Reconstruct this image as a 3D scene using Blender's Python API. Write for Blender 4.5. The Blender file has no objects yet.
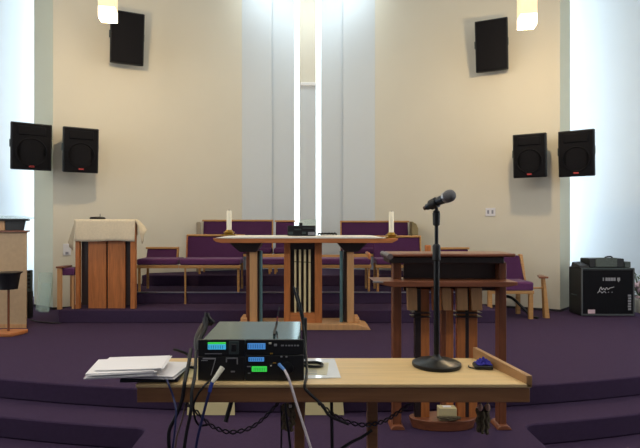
import bpy, math, random
from mathutils import Vector, Matrix, Euler
random.seed(7)
S = bpy.context.scene
COL = S.collection
F = 520.0; VX = 307.0; HY = 226.0; EYE = 1.613
L1, L2, L3, L4, L5 = .163, .326, .498, .665, .832
def R(a): return math.radians(a)
def X(px, d): return (px - VX) * d / F
def Z(py, d): return EYE - (py - HY) * d / F
def P(px, py, d): return Vector((X(px, d), d, Z(py, d)))

# ------------------------------------------------------------------ materials
MATS = {}
def lin(c):
    return tuple(((v/255)/12.92 if v/255 <= .04045 else ((v/255+.055)/1.055)**2.4) for v in c)
def mat(name, rgb, rough=.5, metal=0, var=.08, scale=8, bump=0, bscale=200, kind='noise', stretch=(1,1,1), spec=.5,
        emit=None, estr=0, trans=0, alpha=1, coat=0, rgb2=None, sheen=0):
    if name in MATS: return MATS[name]
    m = bpy.data.materials.new(name); m.use_nodes = True
    nt = m.node_tree; b = nt.nodes['Principled BSDF']; L = nt.links
    c = lin(rgb); c2 = lin(rgb2) if rgb2 else tuple(v*(1-var*2) for v in c)
    tc = nt.nodes.new('ShaderNodeTexCoord'); mp = nt.nodes.new('ShaderNodeMapping')
    mp.inputs['Scale'].default_value = stretch
    L.new(tc.outputs['Object'], mp.inputs['Vector'])
    if kind == 'wood':
        t = nt.nodes.new('ShaderNodeTexNoise'); t.inputs['Scale'].default_value = scale
        t.inputs['Detail'].default_value = 6; t.inputs['Distortion'].default_value = .6
    else:
        t = nt.nodes.new('ShaderNodeTexNoise'); t.inputs['Scale'].default_value = scale
        t.inputs['Detail'].default_value = 4
    L.new(mp.outputs['Vector'], t.inputs['Vector'])
    r = nt.nodes.new('ShaderNodeValToRGB')
    r.color_ramp.elements[0].position = .3; r.color_ramp.elements[1].position = .7
    r.color_ramp.elements[0].color = (*c2, 1); r.color_ramp.elements[1].color = (*c, 1)
    L.new(t.outputs['Fac'], r.inputs['Fac']); L.new(r.outputs['Color'], b.inputs['Base Color'])
    b.inputs['Roughness'].default_value = rough; b.inputs['Metallic'].default_value = metal
    b.inputs['Specular IOR Level'].default_value = spec
    b.inputs['Transmission Weight'].default_value = trans
    b.inputs['Alpha'].default_value = alpha
    b.inputs['Coat Weight'].default_value = coat
    b.inputs['Sheen Weight'].default_value = sheen
    if emit:
        b.inputs['Emission Color'].default_value = (*lin(emit), 1); b.inputs['Emission Strength'].default_value = estr
    if bump:
        n = nt.nodes.new('ShaderNodeTexNoise'); n.inputs['Scale'].default_value = bscale
        L.new(tc.outputs['Object'], n.inputs['Vector'])
        bp = nt.nodes.new('ShaderNodeBump'); bp.inputs['Strength'].default_value = bump; bp.inputs['Distance'].default_value = .004
        L.new(n.outputs['Fac'], bp.inputs['Height']); L.new(bp.outputs['Normal'], b.inputs['Normal'])
    MATS[name] = m
    return m
carpet = mat('carpet', (67, 51, 77), .95, var=.06, scale=30, bump=.5, bscale=260, spec=.1)
cream = mat('cream_paint', (215, 210, 195), .85, var=.01, scale=2, spec=.2)
white = mat('white_paint', (230, 231, 232), .8, var=.01, scale=2, spec=.2)
palegrey = mat('pale_grey_paint', (206, 213, 218), .8, var=.01, scale=2, spec=.2)
cream_cool = mat('cream_paint_cool_light', (216, 218, 200), .8, var=.01, scale=2, spec=.2)  # cream wall returns, tinted green to stand for the missing warm light
ceil_m = mat('ceiling_paint', (210, 212, 205), .9, var=.01)
day = mat('daylight_glass', (230, 245, 255), .3, emit=(232, 247, 255), estr=3.6)
day_slit = mat('slit_glass', (230, 245, 255), .3, emit=(236, 250, 250), estr=1.6)
day_sky = mat('skylight_glass', (230, 245, 255), .3, emit=(215, 242, 255), estr=1.5)
fill_glow = mat('fill_window_glow', (230, 240, 250), .3, emit=(240, 246, 250), estr=1.35)  # glow of the added fill panels in the nave sides
darktrim = mat('dark_skirting', (40, 34, 44), .6)
alu = mat('aluminium', (200, 200, 205), .3, metal=.9, var=.03)
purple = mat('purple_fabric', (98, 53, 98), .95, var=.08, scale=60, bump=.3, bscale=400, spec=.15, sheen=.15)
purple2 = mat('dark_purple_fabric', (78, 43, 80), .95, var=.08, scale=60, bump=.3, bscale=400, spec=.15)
oak = mat('oak_wood', (196, 146, 88), .45, kind='wood', scale=3, stretch=(2, 2, 18), var=.12)
oakx = mat('oak_wood_rail', (196, 146, 88), .45, kind='wood', scale=3, stretch=(2, 18, 18), var=.12)
cherry = mat('cherry_wood', (200, 122, 66), .4, kind='wood', scale=4, stretch=(9, 9, .8), var=.18)
cherryx = mat('cherry_wood_rail', (200, 124, 70), .4, kind='wood', scale=4, stretch=(.8, 9, 9), var=.15)
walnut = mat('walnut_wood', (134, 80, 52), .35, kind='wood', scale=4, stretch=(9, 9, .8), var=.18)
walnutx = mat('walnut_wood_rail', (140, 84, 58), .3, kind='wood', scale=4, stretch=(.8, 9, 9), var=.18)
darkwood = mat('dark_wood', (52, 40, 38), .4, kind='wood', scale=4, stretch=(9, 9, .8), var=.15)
tanwood = mat('tan_wood', (212, 160, 108), .45, kind='wood', scale=4, stretch=(9, 9, .8), var=.1)
maple = mat('maple_top', (230, 197, 142), .35, kind='wood', scale=3, stretch=(1, 12, 12), var=.08)
tableapron = mat('table_apron_wood', (156, 108, 70), .45, kind='wood', scale=3, stretch=(1, 12, 12), var=.15)
beigebox = mat('beige_laminate', (196, 164, 126), .55, var=.05, scale=20)
black = mat('black_plastic', (16, 16, 20), .5, var=.1)
blackm = mat('black_metal', (14, 14, 17), .35, metal=.2, var=.1)
grille = mat('black_grille', (9, 9, 17), .75, var=.2, scale=300, spec=.2, bump=.4, bscale=500)
speakercab = mat('speaker_cabinet', (18, 22, 25), .55, var=.1, bump=.2, bscale=300)
sidecab = mat('grey_cabinet_side', (66, 78, 78), .5, var=.1)
rubber = mat('cable_rubber', (16, 15, 20), .5, var=.1)
teal = mat('dark_teal_steel', (86, 126, 136), .15, metal=.85, var=.03)
tealpost = mat('teal_post', (110, 150, 154), .3, metal=.5)
paper = mat('white_paper', (238, 235, 238), .7, var=.015, scale=3)
creampaper = mat('cream_paper', (214, 198, 150), .7, var=.04, scale=5)
linen = mat('linen_cloth', (228, 213, 186), .95, var=.05, scale=40, bump=.4, bscale=300, spec=.1)
whitecloth = mat('white_cloth', (240, 236, 226), .9, var=.03, scale=30, bump=.3, bscale=300)
wax = mat('candle_wax', (250, 244, 222), .45, var=.02)
brass = mat('brass', (176, 138, 60), .3, metal=.85, var=.1, scale=30)
redbadge = mat('red_badge', (200, 70, 70), .4)
silver = mat('silver', (170, 172, 178), .3, metal=.9, var=.05)
meshgrey = mat('mic_grille', (120, 120, 124), .4, metal=.7, var=.25, scale=300, bump=.8, bscale=900)
acry = mat('clear_acrylic', (200, 228, 218), .05, trans=.0, alpha=.25)
lcd_c = mat('cyan_display', (20, 60, 80), .3, emit=(70, 180, 225), estr=.6)
lcd_g = mat('green_display', (20, 80, 20), .3, emit=(60, 215, 80), estr=.6)
lcd_b = mat('blue_display', (20, 50, 90), .3, emit=(80, 150, 225), estr=.5)
greymark = mat('grey_print', (150, 150, 155), .5)
blue = mat('blue_plastic', (36, 60, 150), .45)
bluec = mat('blue_cable', (40, 46, 96), .45)
ltblue = mat('light_blue_boot', (80, 140, 215), .4)
whiteplug = mat('white_plastic', (226, 222, 205), .4)
whitecab = mat('white_cable', (214, 202, 206), .45)
bluecloth = mat('blue_cloth', (48, 44, 150), .9, bump=.5, bscale=150)
pinkfl = mat('pale_pink_petals', (226, 196, 206), .8, var=.1, scale=40)
leafm = mat('green_leaves', (84, 106, 66), .7, var=.2, scale=30)
lamp_up = mat('lamp_glass', (240, 225, 190), .5, emit=(255, 226, 176), estr=.55)
lamp_low = mat('lamp_glass_lit', (250, 240, 220), .5, emit=(255, 238, 208), estr=1.6)
tagwhite = mat('white_plate', (222, 222, 228), .4, var=.02)
greyplate = mat('grey_switch', (150, 152, 165), .4)
moss = mat('olive_braid', (120, 106, 78), .8, var=.3, scale=90, bump=.8, bscale=200)
pinkknob = mat('pink_wood_knob', (206, 160, 138), .5)

# ------------------------------------------------------------------ mesh building
def worigin(o):
    v = Vector((0, 0, 0))
    while o is not None:
        v += o.location; o = o.parent
    return v
class MB:
    def __init__(s): s.v = []; s.f = []
    def add(s, vs, fs):
        n = len(s.v); s.v += [Vector(v) for v in vs]; s.f += [tuple(i+n for i in f) for f in fs]; return s
    def box(s, x0, x1, y0, y1, z0, z1):
        v = [(x, y, z) for z in (z0, z1) for y in (y0, y1) for x in (x0, x1)]
        return s.add(v, [(0,2,3,1),(4,5,7,6),(0,1,5,4),(2,6,7,3),(0,4,6,2),(1,3,7,5)])
    def obox(s, c, size, rot=(0,0,0)):
        M = Euler(rot).to_matrix(); c = Vector(c); h = Vector(size)/2
        v = [c + M @ Vector((x*h.x, y*h.y, z*h.z)) for z in (-1,1) for y in (-1,1) for x in (-1,1)]
        return s.add(v, [(0,2,3,1),(4,5,7,6),(0,1,5,4),(2,6,7,3),(0,4,6,2),(1,3,7,5)])
    def hexa(s, bot, top):     # two quads, same winding
        n = len(bot)
        fs = [tuple(reversed(range(n))), tuple(range(n, 2*n))] + [(i, (i+1) % n, n+(i+1) % n, n+i) for i in range(n)]
        return s.add(list(bot)+list(top), fs)
    def prism(s, poly, a, b, axis='z'):
        def m(p, t): return {'z': (p[0], p[1], t), 'y': (p[0], t, p[1]), 'x': (t, p[0], p[1])}[axis]
        return s.hexa([m(p, a) for p in poly], [m(p, b) for p in poly])
    def lathe(s, prof, c=(0,0,0), n=24, M=None, caps=True):
        c = Vector(c); vs = []; fs = []
        for r, z in prof:
            for k in range(n):
                a = 2*math.pi*k/n; v = Vector((r*math.cos(a), r*math.sin(a), z))
                vs.append(c + (M @ v if M else v))
        for i in range(len(prof)-1):
            for k in range(n):
                k2 = (k+1) % n
                fs.append((i*n+k, i*n+k2, (i+1)*n+k2, (i+1)*n+k))
        if caps: fs.append(tuple(reversed(range(n)))); fs.append(tuple((len(prof)-1)*n+k for k in range(n)))
        return s.add(vs, fs)
    def tube(s, pts, r, n=8, smooth=True, r2=None):
        pts = [Vector(p) for p in pts]
        if smooth and len(pts) > 2:
            out = []
            for i in range(len(pts)-1):
                p0 = pts[max(i-1, 0)]; p1 = pts[i]; p2 = pts[i+1]; p3 = pts[min(i+2, len(pts)-1)]
                for k in range(6):
                    t = k/6
                    out.append(.5*((2*p1)+(p2-p0)*t+(2*p0-5*p1+4*p2-p3)*t*t+(3*p1-p0-3*p2+p3)*t**3))
            out.append(pts[-1]); pts = out
        vs = []; fs = []; N = len(pts)
        up = Vector((0, 0, 1))
        for i, p in enumerate(pts):
            t = (pts[min(i+1, N-1)] - pts[max(i-1, 0)]).normalized()
            if i == 0:
                a = t.cross(up)
                if a.length < .05: a = t.cross(Vector((1, 0, 0)))
            else:
                a = a - t * a.dot(t)
            a.normalize(); b = t.cross(a)
            rr = r if r2 is None else r + (r2-r)*i/(N-1)
            for k in range(n):
                th = 2*math.pi*k/n; vs.append(p + a*math.cos(th)*rr + b*math.sin(th)*rr)
        for i in range(N-1):
            for k in range(n):
                k2 = (k+1) % n
                fs.append((i*n+k, i*n+k2, (i+1)*n+k2, (i+1)*n+k))
        fs.append(tuple(reversed(range(n)))); fs.append(tuple((N-1)*n+k for k in range(n)))
        return s.add(vs, fs)
    def build(s, name, m, parent=None, bevel=0, seg=2, W=True, subsurf=0):
        me = bpy.data.meshes.new(name)
        off = Vector((0, 0, 0)); loc = Vector((0, 0, 0))
        if parent is not None:
            if W: off = worigin(parent)
        elif W:
            xs = [v.x for v in s.v]; ys = [v.y for v in s.v]; zs = [v.z for v in s.v]
            off = Vector(((min(xs)+max(xs))/2, (min(ys)+max(ys))/2, min(zs))); loc = off
        me.from_pydata([v-off for v in s.v], [], s.f); me.update()
        import bmesh
        bm = bmesh.new(); bm.from_mesh(me); bmesh.ops.recalc_face_normals(bm, faces=bm.faces); bm.to_mesh(me); bm.free()
        for p in me.polygons: p.use_smooth = True
        me.set_sharp_from_angle(angle=R(38))
        me.materials.append(m)
        o = bpy.data.objects.new(name, me); COL.objects.link(o); o.location = loc
        if parent is not None: o.parent = parent
        if bevel:
            b = o.modifiers.new('bevel', 'BEVEL'); b.width = bevel; b.segments = seg; b.limit_method = 'ANGLE'; b.angle_limit = R(40)
        if subsurf:
            b = o.modifiers.new('sub', 'SUBSURF'); b.levels = subsurf; b.render_levels = subsurf
        return o
def tag(o, label, cat, group=None, kind=None):
    o['label'] = label; o['category'] = cat
    if group: o['group'] = group
    if kind: o['kind'] = kind
    return o
def thing(name, label, cat, loc=(0,0,0), rz=0, group=None):
    o = bpy.data.objects.new(name, None); COL.objects.link(o)
    o.empty_display_size = .1
    o.location = loc; o.rotation_euler = (0, 0, rz); return tag(o, label, cat, group)
def struct(name, mb, m, bevel=0, parent=None):
    o = mb.build(name, m, parent, bevel=bevel)
    if parent is None: o['kind'] = 'structure'
    return o
def dup(root, loc, rot=None, label=None):
    r = root.copy(); COL.objects.link(r); r.location = loc
    if rot is not None: r.rotation_euler = rot
    if label: r['label'] = label
    for ch in root.children:
        c = ch.copy(); COL.objects.link(c); c.parent = r
        for g in ch.children:
            d = g.copy(); COL.objects.link(d); d.parent = c
    return r
def B(*a): return MB().box(*a)

# ------------------------------------------------------------------ the setting
CE = 6.3
struct('floor', B(-7, 7, -3, 12, -.12, 0), carpet)
def arc(d0, k, x0, x1, n=40):
    return [(x0+(x1-x0)*i/n, d0+k*(x0+(x1-x0)*i/n)**2) for i in range(n+1)]
xa, xb = -1.15, 1.575
def d1(x): return 3.66 + .055*x*x
# lower step: arc with a tongue that runs toward the nave
def rnd(cx, cy, r, a0, a1, n=6): return [(cx+r*math.cos(R(a0+(a1-a0)*i/n)), cy+r*math.sin(R(a0+(a1-a0)*i/n))) for i in range(n+1)]
poly = arc(3.66, .055, -6.6, xa-.07, 20) + [(xa-.03, d1(xa)-.012), (xa-.008, d1(xa)-.035), (xa, d1(xa)-.08), (xa, -1.5), (xb, -1.5), (xb, d1(xb)-.09), (xb+.01, d1(xb)-.04), (xb+.035, d1(xb)-.01)] + arc(3.66, .055, xb+.08, 6.6, 20) + [(6.6, 10.5), (-6.6, 10.5)]
struct('floor_step', MB().prism(poly, 0, L1), carpet, bevel=.012)
poly = arc(4.03, .052, -6.6, 6.6, 60) + [(6.6, 10.5), (-6.6, 10.5)]
struct('floor_stage', MB().prism(poly, L1, L2), carpet, bevel=.012)
struct('floor_altar_platform', B(-3.3, 2.52, 6.9, 9.9, L2, L3), carpet, bevel=.01)
struct('floor_choir_tier', B(-2.95, 2.52, 7.47, 9.9, L3, L4), carpet, bevel=.01)
struct('floor_rear_tier', B(-2.62, 2.3, 8.25, 9.9, L4, L5), carpet, bevel=.01)
struct('trim_1', B(-2.95, 2.52, 7.458, 7.472, L4-.012, L4+.004), alu)
def wall(name, a, b, m, z0=0, z1=CE, t=.1):
    a = Vector((*a, 0)); b = Vector((*b, 0)); dr = (b-a).normalized(); n = Vector((-dr.y, dr.x, 0))*t   # n points away from camera for a->b = left->right
    return struct(name, MB().prism([(a.x, a.y), (b.x, b.y), (b.x+n.x, b.y+n.y), (a.x+n.x, a.y+n.y)], z0, z1), m)
LW0 = (-3.908, 8.0); LW1 = (-1.1625, 9.3); LF = (-4.384, 8.35)
RW0 = (3.795, 7.8); RW1 = (1.216, 9.3); RF = (4.108, 8.12)
wall('wall_left', LW0, LW1, cream)
wall('wall_right', RW1, RW0, cream)
wall('wall_left_return', LF, LW0, cream_cool)
wall('wall_right_return', RW0, RF, cream_cool)
wall('wall_back_left_outer', LW1, (-.636, 9.42), palegrey)
wall('wall_back_left_inner', (-.636, 9.47), (-.232, 9.60), palegrey)
wall('wall_back_right_inner', (.258, 9.60), (.654, 9.47), palegrey)
wall('wall_back_right_outer', (.654, 9.42), RW1, palegrey)
struct('wall_back_niche_lower', B(-.140, .166, 9.61, 9.70, 0, Z(84.5, 9.6)), palegrey)
struct('wall_back_niche_upper', B(-.140, .166, 9.64, 9.70, Z(84.5, 9.6), CE), cream)
struct('trim_2', B(-.132, .158, 9.58, 9.66, Z(86, 9.6), Z(82.5, 9.6)), white, bevel=.01)
for nm, x0, x1 in (('window_1', -.225, -.14), ('window_2', .17, .25)):
    struct(nm, B(x0-.02, x1+.02, 9.72, 9.76, 0, CE), day_slit)
# side walls of the nave, running out behind the returns
wall('wall_left_side_rear', (-6.4, 8.1), (-4.75, 9.75), palegrey)
wall('wall_right_side_rear', (4.6, 9.75), (6.3, 8.1), palegrey)
wall('wall_left_side', (-6.4, -3), (-6.4, 8.1), white)
wall('wall_right_side', (6.3, 8.1), (6.3, -3), white)
wall('wall_back_left', (-4.75, 9.77), (-4.42, 9.77), white)
wall('wall_back_right', (4.12, 9.77), (4.6, 9.77), white)
for nm, a, b in (('window_3', (-4.405, 9.05), (-4.42, 9.7)), ('window_4', (4.12, 9.7), (4.115, 8.95))):
    s = -1 if nm == 'window_3' else 1
    w = struct(nm, MB().prism([(a[0], a[1]+.04*(s < 0)), (b[0], b[1]+.04*(s > 0)), (b[0]+s*.02, b[1]+.04*(s > 0)), (a[0]+s*.02, a[1]+.04*(s < 0))], .6, CE-.1), day)
wall('wall_left_slot', (-4.42, 9.7), LF, white, t=.03)
wall('wall_right_slot', RF, (4.12, 9.7), white, t=.03)
# window-shaped glowing panels added in both nave sides to fill the lower walls
for nm, x, sg in (('fill_window_left', -6.4, 1), ('fill_window_right', 6.3, -1)):
    wn = struct(nm, B(min(x, x+sg*.02), max(x, x+sg*.02), 0.2, 6.2, 1.1, 4.4), fill_glow)
    fr = MB()
    for k in range(7): fr.box(x+sg*.02-.03, x+sg*.02+.03, .2+k-.03, .2+k+.03, 1.05, 4.45)
    for zz in (1.1, 2.75, 4.4): fr.box(x+sg*.02-.03, x+sg*.02+.03, .17, 6.23, zz-.03, zz+.03)
    fr.build('fill_window_frame', white, wn)
# ceiling with a rooflight over the white centre wall
sk = (-1.1, 1.2, 8.45, 9.2)
cm = MB().box(-6.6, 6.5, -3, sk[2], CE, CE+.15).box(-6.6, 6.5, sk[3], 10.2, CE, CE+.15).box(-6.6, sk[0], sk[2], sk[3], CE, CE+.15).box(sk[1], 6.5, sk[2], sk[3], CE, CE+.15)
struct('ceiling', cm, ceil_m)
struct('window_5', B(sk[0], sk[1], sk[2], sk[3], CE+.1, CE+.13), day_sky)
def skirt(name, a, b):
    wall(name, (a[0], a[1]), (b[0], b[1]), darktrim, L2, L2+.035, -.012)
skirt('baseboard_left', LW0, (-3.3, 8.29)); skirt('baseboard_right', (2.52, 8.535), RW0)
skirt('baseboard_left_return', LF, LW0); skirt('baseboard_right_return', RW0, RF)

# ------------------------------------------------------------------ lights of the room, with added fill
def pendant(name_label, px, py, d, rz):
    base = P(px, py, d)
    t = thing('pendant_lamp', name_label, 'lamp', (base.x, base.y, base.z), 0, 'pendant lamps above the stage')
    h = .119
    def sq(r): return [(r*math.cos(R(rz+90*k)), r*math.sin(R(rz+90*k))) for k in range(4)]
    MB().prism(sq(h*1.15), 0, .13).build('lit_diffuser', lamp_low, t, bevel=.006, W=False)
    MB().prism(sq(h*1.15), .132, .55).build('lamp_shade', lamp_up, t, bevel=.006, W=False)
    MB().prism(sq(h*.9), .55, .60).build('cap', blackm, t, W=False)
    MB().tube([(0, 0, .6), (0, 0, CE-base.z)], .008).build('cord', black, t, W=False)
    return t, base
PL = []
for lab, px, py, d, rz in (('square white glass pendant lamp over the speaker high on the left cream wall', 108, 20, 6.3, 10),
                           ('square white glass pendant lamp over the speaker high on the right cream wall', 527, 27, 6.3, -10)):
    t, b = pendant(lab, px, py, d, 45+rz); PL.append(b)
def light(kind, name, loc, energy, color, size=.2, rot=None):
    l = bpy.data.lights.new(name, kind); l.energy = energy; l.color = color
    if kind == 'AREA': l.shape = 'RECTANGLE'; l.size = size[0]; l.size_y = size[1]
    else: l.shadow_soft_size = size
    o = bpy.data.objects.new(name, l); COL.objects.link(o); o.location = loc
    if rot: o.rotation_euler = rot
    return o
for b in PL:
    light('POINT', 'pendant_bulb', (b.x, b.y, b.z-.06), 72, (1, .74, .42), .08)
for x in (-2.6, 0, 2.6):
    for y, z, e in ((1.9, 4.6, 62), (5.0, 5.9, 5)):
        light('POINT', 'nave_fill_light', (x, y, z), e, (1, .94, .86), .15)  # unseen point lights without fittings, added as fill for table and stage

sl = light('AREA', 'rooflight_daylight', (.04, 8.75, CE-.02), 7, (.86, .97, 1), (2.1, .25), (R(36), 0, 0))
sl.data.spread = R(90)

# ------------------------------------------------------------------ loudspeakers
def speaker_parts(t, w, h, dp, horn=True):
    # local: front face at y=0 looking to -Y, cabinet behind, origin at the middle of the back
    y0 = -dp
    MB().prism([(-w/2, y0+.02), (w/2, y0+.02), (w*.49, y0+dp*.6), (w*.33, 0), (-w*.33, 0), (-w*.49, y0+dp*.6)], -h/2, h/2).build('cabinet', speakercab, t, bevel=.012, W=False)
    g = MB().prism([(-w*.47, y0+.02), (-w*.46, y0-.005), (-w*.2, y0-.02), (w*.2, y0-.02), (w*.46, y0-.005), (w*.47, y0+.02)], -h*.475, h*.475)
    if horn:
        n = 20
    gr = g.build('grille', grille, t, bevel=.006, W=False)
    if horn:
        n = 24; M = Matrix.Rotation(R(90), 3, 'X')
        MB().lathe([(w*.40, 0), (w*.40, .012), (w*.37, .016), (w*.35, .006), (w*.35, 0)], (0, y0-.016, -h*.12), 32, M).build('woofer_ring', grille, gr, W=False)
        MB().box(-w*.34, w*.34, y0-.032, y0-.012, h*.24, h*.43).build('horn_bezel', grille, gr, bevel=.012, W=False)
        bd = MB().box(-w*.07, w*.07, y0-.030, y0-.018, -h*.435, -h*.40).build('badge', redbadge, gr, bevel=.002, W=False)
        for k in range(3): MB().box(-w*.05+k*w*.035, -w*.03+k*w*.035, y0-.033, y0-.029, -h*.428, -h*.407).build('lettering', tagwhite, gr, W=False) if False else None
    for s in (-1, 1):
        MB().box(s*w*.5-.012, s*w*.5+.004, y0+dp*.15, y0+dp*.42, -.02, .09).build('side_handle', sidecab, t, bevel=.004, W=False)
    b = MB().box(-.05, .05, -.03, .12, -h*.10, h*.10).box(-.09, .09, .10, .125, -h*.16, h*.16)
    b.build('wall_bracket', blackm, t, W=False)
def speaker(label, px0, px1, py0, py1, d, yaw, tilt, horn, dp=.32, reach=.12):
    cx = (px0+px1)/2; th = R(yaw)
    app = (px1-px0)*d/F; w = app*.93; h = (py1-py0)*d/F*.985
    c = P(cx, (py0+py1)/2, d)
    t = thing('wall_loudspeaker', label, 'speaker', (0,0,0), 0, 'loudspeakers on the chancel walls')
    speaker_parts(t, w, h, dp, horn)
    rot = Euler((R(tilt), 0, th)); M = rot.to_matrix()
    t.rotation_euler = rot
    t.location = c - M @ Vector((0, -dp, 0))
    return t
speaker('black two-way loudspeaker nearest the left window glow, outer one of the lower left pair', 12, 51.5, 123, 170.5, 7.55, 33, 7, True)
speaker('black two-way loudspeaker low on the left cream wall, directly above the clothed lectern', 63.5, 99, 127.5, 173, 7.7, 30, 7, True, .3)
speaker('black two-way loudspeaker on the right cream wall beside the greenish-lit corner', 512.5, 546, 133.5, 178, 7.55, -30, 7, True, .3)
speaker('black two-way loudspeaker against the bright right wall, outer one of the lower right pair', 558.5, 593.5, 130, 177, 7.35, -33, 7, True)
speaker('flat black loudspeaker high on the left cream wall behind the pendant lamp', 110, 145, 12.5, 63.5, 8.05, 24, 13, False, .22)
speaker('flat black loudspeaker high on the right cream wall beside the pendant lamp', 474.5, 508, 20, 70.5, 7.95, -25, 13, False, .22)

# ------------------------------------------------------------------ wall plates
def plate(label, px, py, w, h, wallp, name='wall_switch', ins=True):
    # wallp: point and yaw on the wall
    t = thing(name, label, 'switch', wallp[0], wallp[1])
    MB().box(-w/2, w/2, -.014, -.001, -h/2, h/2).build('plate', tagwhite, t, bevel=.003, W=False)
    if ins:
        for k in (-1, 1): MB().box(k*w*.22-w*.1, k*w*.22+w*.1, -.019, -.013, -h*.22, h*.22).build('rocker', greyplate, t, bevel=.002, W=False)
    else: MB().box(-w*.2, w*.2, -.019, -.013, -h*.42, -h*.2).build('socket_face', greyplate, t, bevel=.002, W=False)
def onwall(px, py, A, Bp):
    # ray-plane (top view) intersection
    k = (px-VX)/F; ax, ay = A; dx, dy = Bp[0]-A[0], Bp[1]-A[1]
    # ax+t dx = k (ay + t dy)
    t = (k*ay-ax)/(dx-k*dy); d = ay+t*dy
    return (Vector((k*d, d, Z(py, d))), math.atan2(dy, dx))
plate('small white double switch plate on the right cream wall above the armchair', 490.5, 212, .15, .13, onwall(490.5, 212, RW1, RW0))
plate('white socket plate on the left wall beside the hanging cloth corner', 67, 249.5, .11, .18, onwall(67, 249.5, LW0, LW1), 'wall_socket', False)

# ------------------------------------------------------------------ pews
def pew(label, x0, x1, yf, yb, zf, zs, zt, name='choir_pew', back=True, posts=(True, True), arms=(False, False), legfront=None, cat='pew', group='purple pews behind the altar', fab=purple, legs=(True, True), bx1=None):
    t = thing(name, label, cat, ((x0+x1)/2, (yf+yb)/2, zf), 0, group)
    B(x0+.01, x1-.01, yf, yb-.07, zs-.088, zs).build('seat', fab, t, bevel=.022, seg=3)
    B(x0, x1, yf+.005, yf+.035, zs-.135, zs-.09).build('front_rail', oakx, t, bevel=.004)
    sx1 = x1
    if bx1 is not None: x1 = bx1
    if back:
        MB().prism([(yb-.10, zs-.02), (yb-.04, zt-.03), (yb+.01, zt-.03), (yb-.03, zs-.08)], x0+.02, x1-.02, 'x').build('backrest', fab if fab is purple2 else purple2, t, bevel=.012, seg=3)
        B(x0, x1, yb-.055, yb+.02, zt-.03, zt).build('top_rail', oakx, t, bevel=.006)
        for k, x in enumerate((x0, x1)):
            if posts[k]:
                s = 1 if k == 0 else -1
                MB().prism([(yb-.11, zs-.1), (yb-.06, zt-.028), (yb+.015, zt-.028), (yb-.035, zs-.1)], x, x+s*.02, 'x').build('end_post', cherry if legfront is not None else oak, t, bevel=.004)
    else:
        B(x0, x1, yb-.07, yb-.03, zs-.05, zs+.035).build('rear_rail', oakx, t, bevel=.005)
    x1 = sx1
    for k, x in enumerate((x0, x1)):
        if arms[k]:
            s = 1 if k == 0 else -1
            a = MB().tube([(x+s*.03, yf+.03, zs-.1), (x+s*.03, yf+.03, zs+.02), (x+s*.03, yf+.06, zs+.06), (x+s*.03, yb-.12, zs+.07)], .022)
            a.build('armrest', cherryx, t)
    for x, on in ((x0+.035, legs[0]), (x1-.035, legs[1])):
        if not on: continue
        for y in (yf+.05, yb-.06):
            MB().prism([(x-.016, y-.016), (x+.016, y-.016), (x+.016, y+.016), (x-.016, y+.016)], zf, zs-.09).build('leg', oak, t, bevel=.004)
    if legfront is not None:
        MB().tube([(legfront, yf+.018, zs-.1), (legfront, yf+.018, L3+.0)], .014).build('prop_leg', oak, t)
    return t
zs = 1.142
pew('low-backed purple pew beside the clothed lectern, left end of the choir seats', -2.45, -1.845, 7.44, 7.95, L4, zs, Z(247, 7.93), bx1=-1.955, posts=(False, True), legs=(True, False))
t = pew('purple pew with tall square back partly behind left altar candle', -1.83, -.95, 7.42, 7.95, L4-.0, zs, Z(234.3, 7.93), posts=(True, False), legs=(False, True), legfront=X(185, 7.42))
t = pew('purple pew with tall square back partly behind the wooden reading desk', .99, 1.73, 7.48, 7.95, L4, zs, Z(235.5, 7.93), posts=(False, True), legs=(True, True))
B(1.735, 1.82, 7.62, 7.68, zs-.05, Z(245, 7.65)).build('arm_end', cherry, t, bevel=.012)
pew('low-backed purple pew hidden behind the reading desk, only its rail showing', 1.99, 2.47, 7.48, 7.95, L4, zs, Z(247.3, 7.93), posts=(False, False))
pew('backless purple bench with curved arms directly behind the altar table', -.88, .93, 7.48, 7.95, L4, zs, zs, back=False, arms=(True, True), name='choir_bench', cat='bench')
t = pew('rear purple pew rising behind the left altar candle', -1.78, -.575, 8.40, 8.88, L5, L5+.42, Z(219.7, 8.86), fab=purple2, posts=(False, True))
B(-1.86, -1.785, 8.72, 8.76, L5, Z(222, 8.8)).build('end_panel', mat('grey_end_wood', (150, 138, 120), .5), t, bevel=.02)
pew('narrow rear purple chair between the rear left pew and the bright slit window', -.55, -.20, 8.40, 8.88, L5, L5+.42, Z(220.2, 8.86), posts=(False, False), name='choir_chair', cat='chair', fab=purple2)
t = pew('rear purple pew rising behind the right altar candle', .565, 1.735, 8.40, 8.88, L5, L5+.42, Z(220.7, 8.86), fab=purple2, posts=(True, False))
MB().prism([(1.74, L5), (1.84, L5), (1.84, Z(228, 8.8)), (1.81, Z(224, 8.8)), (1.74, Z(221.5, 8.8))], 8.60, 8.84, 'y').build('end_panel', mat('olive_end_wood', (140, 126, 88), .5), t, bevel=.008)
# side bench on the left
t = thing('side_bench', 'purple topped side bench with pale end post half behind the clothed lectern', 'bench', (X(67, 7.1), 7.1, L3))
xp = X(60, 6.96); xe = X(74.6, 7.0); zs_ = Z(268, 7.0)
B(xp, xe, 6.98, 7.22, zs_-.1, zs_).build('seat', purple, t, bevel=.02, seg=3)
B(xp-.028, xp+.022, 6.935, 6.985, L3, zs_).build('end_post', tanwood, t, bevel=.004)
B(xp-.045, xp+.05, 6.93, 7.22, zs_, zs_+.026).build('armrest', walnutx, t, bevel=.006)
B(xp+.03, xp+.06, 7.19, 7.22, L3, zs_-.09).build('leg', tanwood, t)
B(xe-.04, xe-.01, 7.19, 7.22, L3, zs_-.09).build('leg', tanwood, t)
B(xe-.04, xe-.01, 7.0, 7.03, L3, zs_-.09).build('leg', tanwood, t)

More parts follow.
